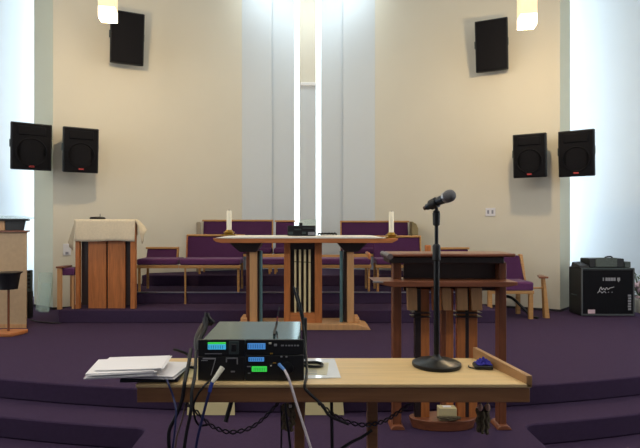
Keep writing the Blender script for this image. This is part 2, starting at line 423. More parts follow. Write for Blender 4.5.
# armchair on the right
t = thing('armchair', 'purple upholstered armchair with wooden frame at the foot of the right cream wall', 'chair', (2.9, 7.35, L2))
zc = Z(282, 7.15)
x0, x1 = X(488, 7.2), X(534, 7.15)
B(x0, x1, 7.15, 7.62, zc-.125, zc).build('seat', purple, t, bevel=.025, seg=3)
bx0, bx1 = X(499, 7.6), X(523.5, 7.6)
MB().hexa([(x0+.05, 7.58, zc-.02), (bx1+.01, 7.58, zc-.02), (bx1+.01, 7.66, zc-.02), (x0+.05, 7.66, zc-.02)],
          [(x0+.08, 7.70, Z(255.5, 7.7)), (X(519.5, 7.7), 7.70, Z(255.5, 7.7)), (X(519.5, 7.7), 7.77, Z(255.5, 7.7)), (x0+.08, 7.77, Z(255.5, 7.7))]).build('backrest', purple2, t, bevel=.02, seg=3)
MB().hexa([(bx1+.012, 7.6, zc-.12), (bx1+.055, 7.6, zc-.12), (bx1+.055, 7.68, zc-.12), (bx1+.012, 7.68, zc-.12)],
          [(X(520, 7.7), 7.71, Z(254.5, 7.7)), (X(523, 7.7), 7.71, Z(254.5, 7.7)), (X(523, 7.7), 7.79, Z(254.5, 7.7)), (X(520, 7.7), 7.79, Z(254.5, 7.7))]).build('back_post', oak, t, bevel=.006)
B(x0, x1+.01, 7.16, 7.2, zc-.165, zc-.12).build('front_rail', oakx, t, bevel=.004)
for x, y in ((x0+.02, 7.17), (x1-.03, 7.17), (x0+.02, 7.6), (x1-.03, 7.6)):
    MB().prism([(x-.025, y), (x+.03, y), (x+.03, y+.05), (x-.025, y+.05)], L2, zc-.12).build('leg', oak, t, bevel=.004)
pz = Z(278, 7.3)
a0 = X(541.7, 7.3); a1 = X(545.6, 7.3)
MB().hexa([(a0+.02, 7.24, L2), (a1+.035, 7.24, L2), (a1+.035, 7.32, L2), (a0+.02, 7.32, L2)], [(a0, 7.26, pz), (a1-.02, 7.26, pz), (a1-.02, 7.33, pz), (a0, 7.33, pz)]).build('arm_post', oak, t, bevel=.006)
MB().prism([(X(536.5, 7.3), 7.22), (X(546, 7.3), 7.22), (X(546, 7.3), 7.3), (X(542, 7.5), 7.50), (X(537, 7.5), 7.50)], pz, pz+.028).build('armrest', walnutx, t, bevel=.006)
MB().tube([(x1-.02, 7.3, zc-.1), (a0+.02, 7.3, zc-.1)], .012, smooth=False).build('side_rail', oakx, t)
tag(MB().tube([P(503, 296, 7.5), P(512, 298, 7.45), P(523, 308, 7.35), (X(531, 7.3), 7.3, L2+.02), (X(538, 7.2), 7.2, L2+.012)], .02).build('instrument_strap', black), 'black strap trailing on the carpet under the right armchair', 'strap')

# ------------------------------------------------------------------ clothed lectern, left
t = thing('draped_lectern', 'cherry wood lectern under a beige cloth on the left of the stage', 'lectern', (X(107, 7.1), 7.15, L3))
lx0, lx1 = X(76, 7.0), X(135, 7.0); zt = Z(220, 7.05)
for a, b in ((X(75.5, 7.0), X(79.5, 7.0)), (X(130.5, 7.0), X(135.5, 7.0))):
    MB().prism([(a, 6.99), (b, 6.99), (b, 7.06), (a, 7.06)], L3, zt-.03).build('front_post', cherry, t, bevel=.006)
    a *= 1.022; b *= 1.04; MB().prism([(a, 7.24), (b, 7.24), (b, 7.29), (a, 7.29)], L3, zt-.03).build('rear_post', walnut, t, bevel=.006)
for a, b in ((88.5, 106.2), (108, 125.3)):
    B(X(a, 7.04), X(b, 7.04), 7.03, 7.07, L3, zt-.1).build('front_panel', cherry, t, bevel=.004)
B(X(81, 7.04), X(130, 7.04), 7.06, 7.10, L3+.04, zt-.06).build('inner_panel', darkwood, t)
MB().prism([(lx0, 7.0), (lx1, 7.0), (lx1*1.04, 7.30), (lx0*1.04, 7.30)], zt-.03, zt).build('top', cherryx, t, bevel=.006)
# cloth draped over the lectern
def cloth():
    m = MB(); yf, yb = 6.975, 7.315
    x0, x1 = lx0-.014, lx1+.014; zc_ = zt+.010
    def patch(A, Bq, C, D, nu, nv, f=lambda u, v: (0, 0, 0)):
        A, Bq, C, D = map(Vector, (A, Bq, C, D)); vs = []
        for i in range(nu+1):
            for j in range(nv+1):
                u, v = i/nu, j/nv
                p = A*(1-u)*(1-v)+Bq*u*(1-v)+C*u*v+D*(1-u)*v
                vs.append(p+Vector(f(u, v)))
        m.add(vs, [(i*(nv+1)+j, (i+1)*(nv+1)+j, (i+1)*(nv+1)+j+1, i*(nv+1)+j+1) for i in range(nu) for j in range(nv)])
    zb_ = Z(241, yf)
    patch((x0, yf, zc_), (x1, yf, zc_), (x1*1.034, yb, zc_), (x0*1.045, yb, zc_), 12, 6)
    patch((x0, yf, zc_), (x1, yf, zc_), (x1-.01, yf-.012, zb_-.004), (x0+.012, yf-.012, zb_), 30, 8, lambda u, v: (0, -.006*v*math.sin(u*17), -.006*v*math.sin(u*7)))
    patch((x0*1.045, yb, zc_), (x1*1.034, yb, zc_), (x1*1.034, yb+.012, zc_-.22), (x0*1.045, yb+.012, zc_-.22), 12, 4)
    patch((x0, yf, zc_), (x0*1.045, yb, zc_), P(67.5, 243, 7.22), P(72.5, 251, 7.10), 8, 8, lambda u, v: (.012*v*math.sin(u*9), 0, 0))
    patch((x1, yf, zc_), (x1*1.034, yb, zc_), P(146.5, 229.5, 7.26), P(142, 244, 7.05), 8, 8, lambda u, v: (.010*v*math.sin(u*8)+.012*math.sin(v*3.14), 0, 0))
    return m
o = cloth().build('lectern_cloth', linen); tag(o, 'beige linen cloth draped over the left cherry wood lectern', 'cloth')
sm = o.modifiers.new('solid', 'SOLIDIFY'); sm.thickness = .004
xm = X(97, 7.13)
t = thing('flat_black_dish', 'small flat black dish microphone lying on the beige lectern cloth', 'microphone', (xm, 7.15, zt+.013))
MB().lathe([(.10, 0), (.105, .012), (.09, .028), (.03, .034)], (xm, 7.15, zt+.014), 28).build('body', black, t)
MB().tube([(xm+.035, 7.15, zt+.04), (xm+.035, 7.15, zt+.085)], .004, smooth=False).build('stub_antenna', black, t)

# ------------------------------------------------------------------ far left furniture
t = thing('beige_cabinet', 'tall beige laminate cabinet cut off by the left edge of the photo', 'cabinet', (X(5, 6.7), 6.75, L2))
cx1 = X(26.5, 6.56)
MB().prism([(cx1-.9, 6.56), (cx1, 6.56), (cx1*1.062, 6.98), (cx1-.9, 6.98)], L2, Z(232.3, 6.56)).build('body', beigebox, t, bevel=.006)
MB().prism([(cx1-.92, 6.53), (cx1+.03, 6.53), (cx1*1.062+.03, 7.0), (cx1-.92, 7.0)], Z(232.3, 6.56), Z(230.6, 6.56)).build('top', walnutx, t, bevel=.004)
B(cx1-.9, cx1-.0, 6.552, 6.562, L2, L2+.05).build('plinth', tanwood, t)
t = thing('black_mixer', 'black sloping mixer case with wide rim on top of the beige cabinet', 'mixer', (cx1-.4, 6.75, Z(230.6, 6.56)))
zb = Z(230.5, 6.56)
zr = Z(220.5, 6.6)
MB().hexa([(X(5, 6.6), 6.6, zb), (X(23.5, 6.6), 6.6, zb), (X(24, 6.93), 6.93, zb), (X(5, 6.6), 6.93, zb)], [(X(5, 6.6), 6.6, zr), (X(26, 6.6), 6.6, zr), (X(26, 6.93), 6.93, zr), (X(5, 6.6), 6.93, zr)]).build('case', black, t, bevel=.006)
MB().prism([(cx1-.75, 6.55), (X(30, 6.6), 6.55), (X(30, 6.97), 6.97), (cx1-.75, 6.97)], Z(220.8, 6.6), Z(218.8, 6.6)).build('rim', blackm, t, bevel=.006)
B(cx1-.7, X(4.6, 6.6), 6.6, 6.93, zb, Z(220.8, 6.6)).build('wooden_cheek', tanwood, t, bevel=.004)
tag(MB().prism([(cx1-.75, Z(218.7, 6.6)), (X(20, 6.6), Z(218.7, 6.6)), (X(20.5, 6.6), Z(217, 6.6)), (X(10, 6.6), Z(215.4, 6.6)), (cx1-.75, Z(215.2, 6.6))], 6.62, 6.95, 'y').build('plastic_cover', acry, bevel=.01), 'clear curved plastic cover lying on the black mixer rim', 'cover')
xm = X(8.5, 6.15)
t = thing('bowl_stand', 'black tapered bowl on a thin post with a wooden base, before the beige cabinet', 'stand', (xm, 6.15, L2))
hb = Z(289.5, 6.15); ht = Z(272.5, 6.15)
MB().lathe([(.04, hb), (.10, hb+.005), (.125, ht-.03), (.135, ht-.012), (.135, ht), (.11, ht), (.10, hb+.04)], (xm, 6.15, 0), 32).build('bowl', black, t)
MB().lathe([(.115, ht-.010), (.150, ht-.006), (.150, ht+.006), (.115, ht+.006)], (xm, 6.15, 0), 32).build('rim', blackm, t)
MB().tube([(xm, 6.15, L2+.04), (xm, 6.15, hb+.01)], .014, smooth=False).build('pole', walnut, t)
MB().prism([(xm+x, 6.15+y) for x, y in ((-.16, -.13), (.10, -.13), (.165, .02), (.165, .13), (-.16, .13), (-.2, 0))], L2, L2+.045).build('base', cherryx, t, bevel=.01)
# black gear behind the cabinet and clear panels by the corner
xm = X(30.5, 7.3)
t = thing('black_equipment_rack', 'narrow black equipment tower between the beige cabinet and the pale corner', 'rack', (xm, 7.3, L2))
B(xm-.07, xm+.03, 7.24, 7.32, L2, Z(291, 7.3)).build('lower_box', black, t, bevel=.006)
B(xm-.05, xm+.03, 7.25, 7.31, Z(291, 7.3), Z(270, 7.3)).build('upper_box', sidecab, t, bevel=.006)
for k in range(5): B(xm-.045, xm+.025, 7.244, 7.252, Z(288-k*3.8, 7.3), Z(286-k*3.8, 7.3)).build('vent_bar', black, t)
tag(MB().tube([(X(31, 7.1), 7.1, L2+.01), (X(37, 6.95), 6.95, L2+.01), (X(44, 6.9), 6.9, L2+.01), (X(52, 6.85), 6.85, L2+.01), (X(60, 6.85), 6.85, L2+.01)], .009).build('floor_cable', rubber), 'black cable lying on the carpet by the pale left corner', 'cable')
for lab, p0, p1, y0, dd in (('tall clear acrylic screen leaning on the greenish-lit left corner', 35.5, 51, 273, 7.95), ('short clear acrylic screen leaning before the taller one at the left corner', 38, 50.5, 283.5, 7.8)):
    xa_, xb_ = X(p0, dd), X(p1, dd)
    tag(MB().hexa([(xa_, dd, L2), (xb_, dd-.06, L2), (xb_, dd-.052, L2), (xa_, dd+.008, L2)], [(xa_, dd+.1, Z(y0, dd)), (xb_, dd+.04, Z(y0, dd)), (xb_, dd+.048, Z(y0, dd)), (xa_, dd+.108, Z(y0, dd))]).build('acrylic_screen', acry, bevel=.002), lab, 'screen', 'clear acrylic panels by the corner')

# ------------------------------------------------------------------ altar table
t = thing('communion_table', 'wooden communion table with slatted centre panel in the middle of the stage', 'table', (0, 6.65, L2))
yf = 6.3; ztop = Z(238.3, yf); zu = Z(243, yf)
ax0, ax1 = X(213, yf), X(398, yf)
pts = [(ax0, ztop), (ax1, ztop), (ax1, ztop-.02), (ax1-.07, zu), (ax0+.1, zu), (ax0+.04, zu+.012), (ax0+.006, ztop-.025)]
MB().prism(pts, yf, 7.0, 'y').build('table_top', cherryx, t, bevel=.004)
zb1 = Z(252, 6.5)
for a, b, c, dd in ((229, 262, 240, 256), (337, 368, 345, 358)):
    MB().prism([(X(a, 6.5), zu), (X(c, 6.5), zb1), (X(dd, 6.5), zb1), (X(b, 6.5), zu)], 6.48, 6.84, 'y').build('bracket', darkwood, t, bevel=.004)
bz = L2+.075
def post(a, b, m, y0=6.52, y1=6.8, nm='leg'):
    B(X(a, y0), X(b, y0), y0, y1, bz, zb1+.01).build(nm, m, t, bevel=.006)
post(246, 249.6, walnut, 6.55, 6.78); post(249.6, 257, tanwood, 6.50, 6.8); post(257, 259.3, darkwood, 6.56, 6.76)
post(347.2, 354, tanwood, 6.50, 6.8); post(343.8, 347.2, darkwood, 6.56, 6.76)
for a, b in ((259.3, 262.3), (339, 343.8)):
    xm = (X(a, 6.56)+X(b, 6.56))/2
    MB().lathe([(.022, bz), (.022, zb1+.01)], (xm, 6.57, 0), 16).build('metal_post', tealpost, t)
fz0, fz1 = Z(313, 6.5), Z(249.5, 6.5)
B(X(284, 6.5), X(290.2, 6.5), 6.5, 6.62, bz, zu).build('panel_stile', cherry, t, bevel=.004)
B(X(314.8, 6.5), X(322, 6.5), 6.5, 6.62, bz, zu).build('panel_stile', cherry, t, bevel=.004)
B(X(290.2, 6.5), X(314.8, 6.5), 6.505, 6.62, bz, fz0).build('bottom_rail', cherryx, t)
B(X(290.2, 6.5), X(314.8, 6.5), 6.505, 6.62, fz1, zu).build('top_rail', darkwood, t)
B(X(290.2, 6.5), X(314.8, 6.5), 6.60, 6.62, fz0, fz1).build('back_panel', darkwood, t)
for a, b in ((294.3, 296.3), (298.9, 301.0), (303.8, 306), (308.5, 310.7)):
    B(X(a, 6.53), X(b, 6.53), 6.52, 6.55, fz0, fz1).build('slat', mat('pale_slat_wood', (236, 216, 164), .5), t, bevel=.003)
MB().tube([(X(290.5, 6.51), 6.51, Z(261.5, 6.5)), (X(314.5, 6.51), 6.51, Z(262.5, 6.5))], .004, smooth=False).build('slat_wire', blackm, t)
# curved base
bp = [(X(233, 6.42), L2), (X(371, 6.42), L2), (X(369, 6.42), L2+.03), (X(361, 6.42), L2+.055), (X(358, 6.42), L2+.075), (X(247, 6.42), L2+.075), (X(241, 6.42), L2+.055), (X(235, 6.42), L2+.03)]
MB().prism(bp, 6.42, 6.86, 'y').build('base', tanwood, t, bevel=.006)
for a, b in ((240.5, 247), (354, 359.5)):
    B(X(a, 6.52), X(b, 6.52), 6.52, 6.8, bz, bz+.06).build('foot_block', tanwood, t, bevel=.008)
# runner
rx0, rx1 = X(215, yf), X(387, yf)
m = MB(); n = 30; vs = []
prof = [(yf-.008, ztop-.004), (yf-.008, ztop+.010), (yf, ztop+.02), (yf+.06, ztop+.026), (yf+.2, ztop+.028), (6.65, ztop+.028), (6.92, ztop+.024), (6.98, ztop+.004)]
for i in range(n+1):
    u = i/n; e = min(1, min(u, 1-u)*14)
    for y, z in prof: vs.append((rx0+(rx1-rx0)*u, y, ztop+.003+(z-ztop)*e))
k = len(prof)
m.add(vs, [(i*k+j, (i+1)*k+j, (i+1)*k+j+1, i*k+j+1) for i in range(n) for j in range(k-1)])
m.add([(v[0], v[1], ztop+.001) for v in vs[::k]] + [(v[0], 6.98, ztop+.001) for v in vs[::k]], [(i, i+1, n+2+i, n+1+i) for i in range(n)])
tag(m.build('altar_runner', whitecloth), 'white quilted cloth runner lying along the top of the communion table', 'cloth')
def candle(label, px, dpt=6.38):
    x = X(px, dpt); z = Z(236.3, dpt)
    z = ztop+.032 if px < 300 else ztop+.001
    t = thing('altar_candle', label, 'candle', (x, dpt+.05, z), 0, 'pair of altar candles')
    MB().box(-.085, .085, -.06, .06, 0, .018).box(-.05, .05, -.05, .05, .018, .034).lathe([(.07, .034), (.072, .044), (.045, .05), (.042, .07)], (0, 0, 0), 20).build('holder', brass, t, bevel=.004, W=False)
    hh = Z(210.5 if px < 300 else 211.5, dpt)-z
    MB().lathe([(.031, .06), (.031, hh-.01), (.026, hh), (.006, hh-.008)], (0, 0, 0), 24).build('wax', wax, t, W=False)
    MB().tube([(0, 0, hh-.01), (0, 0, hh+.012)], .003, smooth=False).build('wick', black, t, W=False)
candle('white pillar candle in a brass holder at the left end of the communion table', 228.5)
candle('white pillar candle in a brass holder at the right end of the communion table', 392)
# black sound unit and stand on the altar
zc = ztop+.033
t = thing('altar_amplifier', 'black control box with knobs standing in the centre of the communion table', 'amplifier', (X(301.5, 6.35), 6.45, zc))
bx0, bx1 = X(287.5, 6.33), X(315.8, 6.33)
z1 = Z(225.6, 6.33)
B(bx0, bx1, 6.33, 6.5, zc, z1).build('case', black, t, bevel=.006)
for a, b, c, d_ in ((288.5, 293, 232.5, 235.5), (294.5, 301, 229.5, 231), (302, 306, 232.5, 235), (308, 315, 232.8, 235.8), (302.5, 315, 228.5, 229.3)):
    B(X(a, 6.33), X(b, 6.33), 6.322, 6.332, Z(d_-.8, 6.33), Z(c-.8, 6.33)).build('control', sidecab if a != 308 else greymark, t, bevel=.002)
t = thing('acrylic_book_rest', 'clear acrylic book rest behind the black control box on the communion table', 'stand', (X(306, 6.6), 6.68, ztop+.033))
zq = ztop+.036
MB().hexa([(X(295, 6.6), 6.60, zq), (X(316.5, 6.6), 6.60, zq), (X(316.5, 6.6), 6.608, zq), (X(295, 6.6), 6.608, zq)], [(X(295, 6.6), 6.72, Z(219.5, 6.7)), (X(316.5, 6.6), 6.72, Z(219.5, 6.7)), (X(316.5, 6.6), 6.728, Z(219.5, 6.7)), (X(295, 6.6), 6.728, Z(219.5, 6.7))]).build('rest_panel', acry, t)
B(X(295, 6.6), X(316.5, 6.6), 6.58, 6.80, zq-.002, zq+.004).build('foot', acry, t)
B(X(299, 6.56), X(302.5, 6.56), 6.572, 6.6, zq, Z(222.8, 6.56)).build('clip', black, t)
m = MB()
pts = [(X(318+ i*1.4, 6.5), 6.5+.03*math.sin(i*2.3), zc+.012+.014*abs(math.sin(i*1.7))) for i in range(14)]
tag(m.tube(pts, .011).build('altar_cable', rubber), 'short tangle of black cable on the white runner right of the control box', 'cable')

# ------------------------------------------------------------------ reading desk, right
yq = 3.75
t = thing('reading_desk', 'dark wooden reading desk with upright boards and ledge before the right pews', 'lectern', (X(450, yq), yq+.1, L1))
zt0 = Z(252, yq); 
dx0, dx1 = X(388.5, 3.6), X(516, 3.6)
# sloping top board: rear edge a little higher
MB().hexa([(dx0, 3.60, Z(257, 3.6)), (dx1, 3.60, Z(257, 3.6)), (dx1+.02, 3.95, Z(254.5, 3.95)), (dx0+.02, 3.95, Z(254.5, 3.95))],
          [(dx0, 3.60, Z(253.6, 3.6)), (dx1, 3.60, Z(253.6, 3.6)), (dx1+.02, 3.95, Z(251.2, 3.95)), (dx0+.02, 3.95, Z(251.2, 3.95))]).build('top_board', walnutx, t, bevel=.008)
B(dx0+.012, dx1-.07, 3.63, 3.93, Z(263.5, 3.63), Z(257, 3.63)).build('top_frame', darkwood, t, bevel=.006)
MB().tube([(dx0+.01, 3.585, Z(256.5, 3.6)), (dx0+.01, 3.95, Z(253.5, 3.95))], .02, n=12, smooth=False).build('end_roll', mat('grey_roll', (104, 92, 92), .4), t)
for a, b in ((392.5, 401), (498, 505.5)):
    B(X(a, yq), X(b, yq), yq-.02, yq+.06, L1+.02, Z(262, yq)).build('outer_post', walnut, t, bevel=.004)
    xm = X((a+b)/2, yq)
    MB().prism([(xm-.052, L1), (xm+.052, L1), (xm+.04, L1+.02), (xm+.02, L1+.03), (xm-.02, L1+.03), (xm-.04, L1+.02)], yq-.06, yq+.1, 'y').build('foot', walnutx, t, bevel=.003)
# ledge shelf
ls = 3.56
pts = [(X(373.5, ls), Z(281.5, ls)), (X(518, ls), Z(282, ls)), (X(518, ls), Z(285.2, ls)), (X(508, ls), Z(287, ls)), (X(392, ls), Z(287, ls)), (X(382, ls), Z(284.8, ls))]
MB().prism(pts, ls, 3.86, 'y').build('ledge', walnutx, t, bevel=.003)
B(X(372.8, 3.57), X(383, 3.57), 3.553, 3.57, Z(283, 3.56), Z(281.2, 3.56)).build('ledge_tip', silver, t, bevel=.001)
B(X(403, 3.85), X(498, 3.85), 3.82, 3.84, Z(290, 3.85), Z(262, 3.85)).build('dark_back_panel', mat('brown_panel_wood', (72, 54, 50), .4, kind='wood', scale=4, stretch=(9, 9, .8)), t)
for a, b in ((407, 417), (432, 441), (442, 451), (456.5, 467.5), (471, 482)):
    MB().hexa([(X(a+1, 3.7), 3.70, Z(310.5, 3.7)), (X(b+.5, 3.7), 3.70, Z(310.5, 3.7)), (X(b+.5, 3.7), 3.74, Z(310.5, 3.7)), (X(a+1, 3.7), 3.74, Z(310.5, 3.7))],
              [(X(a, 3.7), 3.70, Z(288, 3.7)), (X(b, 3.7), 3.70, Z(288, 3.7)), (X(b, 3.7), 3.74, Z(288, 3.7)), (X(a, 3.7), 3.74, Z(288, 3.7))]).build('upper_board', tanwood if a not in (432,) else cherry, t, bevel=.003)
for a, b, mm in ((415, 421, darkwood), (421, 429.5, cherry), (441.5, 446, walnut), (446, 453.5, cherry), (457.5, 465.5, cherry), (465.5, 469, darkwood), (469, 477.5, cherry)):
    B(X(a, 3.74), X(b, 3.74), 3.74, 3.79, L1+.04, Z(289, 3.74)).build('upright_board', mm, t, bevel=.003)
for a, b in ((412, 431), (456, 482)):
    for y in (312.5, 316.5): B(X(a, 3.7), X(b, 3.7), 3.69, 3.8, Z(y+1, 3.7), Z(y, 3.7)).build('cross_bar', darkwood, t)
cx = X(444, 3.72); 
pl = [(cx + .245*math.cos(R(a))*(1 if abs(math.cos(R(a))) < .2 else 1), 3.76+.11*math.sin(R(a))) for a in range(0, 360, 15)]
pl2 = [(cx+(x-cx)*.9, 3.76+(y-3.76)*.9) for x, y in pl]
MB().hexa([(x, y, L1) for x, y in pl2], [(x, y, L1+.075) for x, y in pl]).build('base', walnutx, t, bevel=.006)
# box and cable on the base of the desk
bxs = X(447.5, 3.68)
t = thing('tissue_box', 'small cream box standing on the base of the reading desk', 'box', (bxs, 3.69, L1+.0765))
B(bxs-.062, bxs+.062, 3.665, 3.735, L1+.0765, L1+.165).build('carton', creampaper, t, bevel=.004)
B(bxs-.03, bxs+.03, 3.685, 3.715, L1+.1645, L1+.168).build('slot', paper, t)
pts = [(bxs+.09*math.sin(i*1.9)*(1-.01*i), 3.655-.006*math.cos(i*1.3)-.0, L1+.086+.024*abs(math.sin(i*.9))) for i in range(14)]
tag(MB().tube(pts, .006).build('coiled_cable', moss), 'tangled dark cable lying on the desk base in front of the cream box', 'cable')

# ------------------------------------------------------------------ guitar cabinet, right
ya = 7.4
trimgrey = mat('dull_grey_trim', (84, 88, 92), .5)
t = thing('guitar_amplifier', 'large black guitar amplifier cabinet with signature beside the right window glow', 'amplifier', (X(607, ya), ya+.17, L2))
gx0, gx1 = X(581.5, ya), X(634, ya); gz1 = Z(268.2, ya)
B(gx0, gx1, ya, ya+.36, L2+.006, gz1).build('cabinet', black, t, bevel=.012)
g = B(gx0+.02, gx1-.02, ya-.006, ya+.004, L2+.045, gz1-.03).build('grille_cloth', grille, t, bevel=.002)
for a, b, c, d_ in ((gx0-.004, gx0+.014, L2+.012, gz1), (gx1-.014, gx1+.004, L2+.012, gz1)):
    B(a, b, ya-.012, ya+.01, c, d_).build('edge_trim', trimgrey, t, bevel=.003)
B(gx0, gx1, ya-.012, ya+.01, L2+.014, L2+.032).build('bottom_trim', trimgrey, t, bevel=.003)
B(gx0, gx1, ya-.010, ya+.01, gz1-.012, gz1+.003).build('top_trim', sidecab, t, bevel=.003)
for x in (gx0+.06, gx1-.06):
    for y in (ya+.06, ya+.30): MB().lathe([(.02, 0), (.024, .008)], (x, y, L2), 12).build('foot', black, t)
lg = MB()
for px0_, px1_ in ((602.5, 603.6), (605.2, 607.4), (607.9, 610), (610.5, 612.6), (613.1, 615.2), (617, 619.6)):
    lg.box(X(px0_, ya), X(px1_, ya), ya-.011, ya-.005, Z(280.8, ya), Z(277.6, ya))
lg.box(X(617.8, ya), X(618.6, ya), ya-.011, ya-.005, Z(282, ya), Z(280.5, ya))
lg.build('name_plate', greymark, g)
sg = MB()
sg.tube([P(599, 291, ya-.009), P(601, 287, ya-.009), P(602, 290, ya-.009), P(603.5, 288, ya-.009), P(605, 290, ya-.009), P(606.5, 287.5, ya-.009), P(608, 289.5, ya-.009), P(610, 288, ya-.009), P(614, 287, ya-.009)], .0035, n=6)
sg.tube([P(597.5, 293, ya-.009), P(600, 291, ya-.009), P(602, 293, ya-.009), P(604, 291.3, ya-.009), P(606, 293, ya-.009)], .003, n=6)
for px in (608.5, 612): sg.lathe([(.006, 0), (.006, .006)], P(px, 292.4, ya-.012), 8)
sg.build('signature', tagwhite, g)
sg = MB()
for k in range(6): sg.box(X(627.6+.2*(k % 2), ya), X(630.6, ya), ya-.011, ya-.005, Z(296.5+k*2.7, ya), Z(294.6+k*2.7, ya))
sg.build('side_print', greymark, g)
B(X(587.5, ya), X(594.5, ya), ya-.016, ya-.010, Z(313.4, ya), Z(309.5, ya)).build('sticker', redbadge if False else pinkfl, t, bevel=.001)
MB().tube([(gx0-.006, ya+.12, Z(296, ya)), (gx0-.025, ya+.14, Z(296, ya)), (gx0-.025, ya+.22, Z(296, ya)), (gx0-.006, ya+.24, Z(296, ya))], .008).build('side_handle', sidecab, t)
t = thing('amplifier_head', 'dark grey amplifier unit lying on top of the guitar amplifier cabinet', 'amplifier', (X(606, ya), ya+.15, gz1))
B(X(591, ya), X(626, ya), ya+.04, ya+.30, gz1+.004, Z(258.8, ya)).build('case', sidecab if False else speakercab, t, bevel=.01)
B(X(597, ya), X(618.5, ya), ya+.03, ya+.05, Z(267.2, ya), Z(258, ya)).build('face', mat('dark_grey_face', (84, 94, 88), .5, var=.2, scale=60), t, bevel=.005)
MB().tube([P(604, 259, ya+.12), P(606, 257, ya+.12), P(611, 256.6, ya+.12), P(613, 259, ya+.12)], .01).build('carry_handle', black, t)
t = thing('effects_pedal', 'small black effects unit with knobs on the left of the cabinet top', 'pedal', (X(585, ya), ya+.12, gz1))
MB().hexa([(X(580, ya), ya+.02, gz1+.004), (X(590, ya), ya+.02, gz1+.004), (X(590, ya), ya+.26, gz1+.004), (X(580, ya), ya+.26, gz1+.004)], [(X(581, ya), ya+.03, Z(266, ya)), (X(590, ya), ya+.03, Z(265.5, ya)), (X(590, ya), ya+.25, Z(262.5, ya)), (X(581, ya), ya+.25, Z(263, ya))]).build('case', black, t, bevel=.005)
for k in range(3): MB().lathe([(.012, 0), (.010, .02)], (X(582.5+k*2.6, ya), ya+.16, Z(264.8-k*.3, ya)), 10).build('knob', sidecab, t)
t = thing('cable_box', 'small dark grey box at the right end of the cabinet top', 'box', (X(630, ya), ya+.15, gz1))
B(X(626.8, ya), X(633, ya), ya+.05, ya+.25, gz1+.004, Z(262, ya)).build('case', mat('dark_grey_case', (66, 76, 72), .5), t, bevel=.006)
# flowers at right edge
fx = X(641, 7.75)
t = thing('flower_arrangement', 'pale pink flowers with green leaves low behind the guitar amplifier', 'flowers', (fx, 7.75, L2))
MB().lathe([(.08, L2), (.11, L2+.12), (.10, L2+.2), (.085, L2+.2)], (fx, 7.75, 0), 20).build('pot', whiteplug, t)
m = MB(); m2 = MB()
for k in range(34):
    a = random.uniform(0, 6.28); r = random.uniform(.03, .17); z = L2+.2+random.uniform(0, .24)
    c = Vector((fx+r*math.cos(a), 7.75+r*.8*math.sin(a), z))
    m.lathe([(.008, -.02), (.034, 0), (.022, .022), (.006, .026)], c, 7, Euler((random.uniform(-.8, .8), random.uniform(-.8, .8), 0)).to_matrix())
for k in range(26):
    a = random.uniform(0, 6.28); r = random.uniform(.04, .16)
    p = Vector((fx, 7.75, L2+.17)); q = Vector((fx+r*math.cos(a), 7.75+r*math.sin(a), L2+.25+random.uniform(0, .33)))
    m2.tube([p, (p+q)/2+Vector((0, 0, .04)), q], .004, n=5); m2.obox(q, (.05, .02, .006), (random.random(), random.random(), random.random()*6))
m.build('blossoms', pinkfl, t); m2.build('leaves', leafm, t)

# ------------------------------------------------------------------ front table
TZ = EYE-.708
tf, tb = 2.33, 2.79
t = thing('sound_table', 'long pale wooden table with raised right edge carrying the sound gear', 'table', (.12, 2.56, L1))
tx0, tx1 = X(135.5, tf), X(531.5, tf); txb0, txb1 = tx0+.03, X(476.5, tb)
def quad(ins, z): return [(tx0+ins, tf+ins, z), (tx1-ins, tf+ins, z), (txb1-ins, tb-ins, z), (txb0+ins, tb-ins, z)]
MB().hexa(quad(0, TZ-.018), quad(0, TZ)).build('table_top', maple, t, bevel=.004)
MB().hexa(quad(.004, TZ-.085), quad(.004, TZ-.0185)).build('apron', tableapron, t, bevel=.004)
MB().hexa([(tx1-.022, tf, TZ-.016), (tx1+.004, tf, TZ-.016), (txb1+.004, tb, TZ-.016), (txb1-.02, tb, TZ-.016)],
          [(tx1-.022, tf, TZ+.038), (tx1+.004, tf, TZ+.038), (txb1+.004, tb, TZ+.058), (txb1-.02, tb, TZ+.058)]).build('side_ledge', mat('ledge_wood', (170, 128, 84), .45, kind='wood', scale=3, stretch=(12, 1, 12), var=.1), t, bevel=.003)
for px in (299.5, 372):
    x = X(px, 2.5); 
    B(x-.024, x+.024, 2.47, 2.53, L1, TZ-.08).build('leg', tableapron, t, bevel=.005)
    B(x-.03, x+.03, 2.36, 2.72, L1, L1+.04).build('foot', tableapron, t, bevel=.005)
MB().box(X(369, 2.46), X(375, 2.46), 2.462, 2.475, Z(427, 2.46), Z(424, 2.46)).build('leg_clamp', brass, t)

# microphone on a stand
mx, my = X(436.5, 2.63), 2.63
t = thing('microphone_stand', 'black microphone stand with round base on the pale table', 'stand', (mx, my, TZ))
MB().lathe([(.118, TZ+.001), (.122, TZ+.006), (.121, TZ+.018), (.105, TZ+.026), (.04, TZ+.034), (.022, TZ+.045), (.016, TZ+.06)], (mx, my, 0), 48).build('base', blackm, t)
zk = Z(252, my); ztp = Z(207, my)
MB().tube([(mx, my, TZ+.05), (mx, my, zk)], .0145, n=16, smooth=False).build('lower_tube', blackm, t)
MB().lathe([(.015, zk-.045), (.020, zk-.04), (.020, zk+.03), (.014, zk+.04)], (mx, my, 0), 16).build('clutch', black, t)
MB().tube([(mx, my, zk), (mx, my, ztp-.06)], .0095, n=14, smooth=False).build('upper_tube', blackm, t)
MB().lathe([(.012, ztp-.095), (.017, ztp-.09), (.019, ztp-.03), (.016, ztp-.030), (.018, ztp-.024), (.010, ztp-.016)], (mx-.001, my, 0), 16).build('clip_adapter', black, t)
c0 = P(432, 203, my-.005); hd = Vector((.105, -.125, .062)).normalized()
cc = Vector((mx, my, ztp+.008))
clip_dir = hd
q = hd.to_track_quat('Z', 'X').to_matrix()
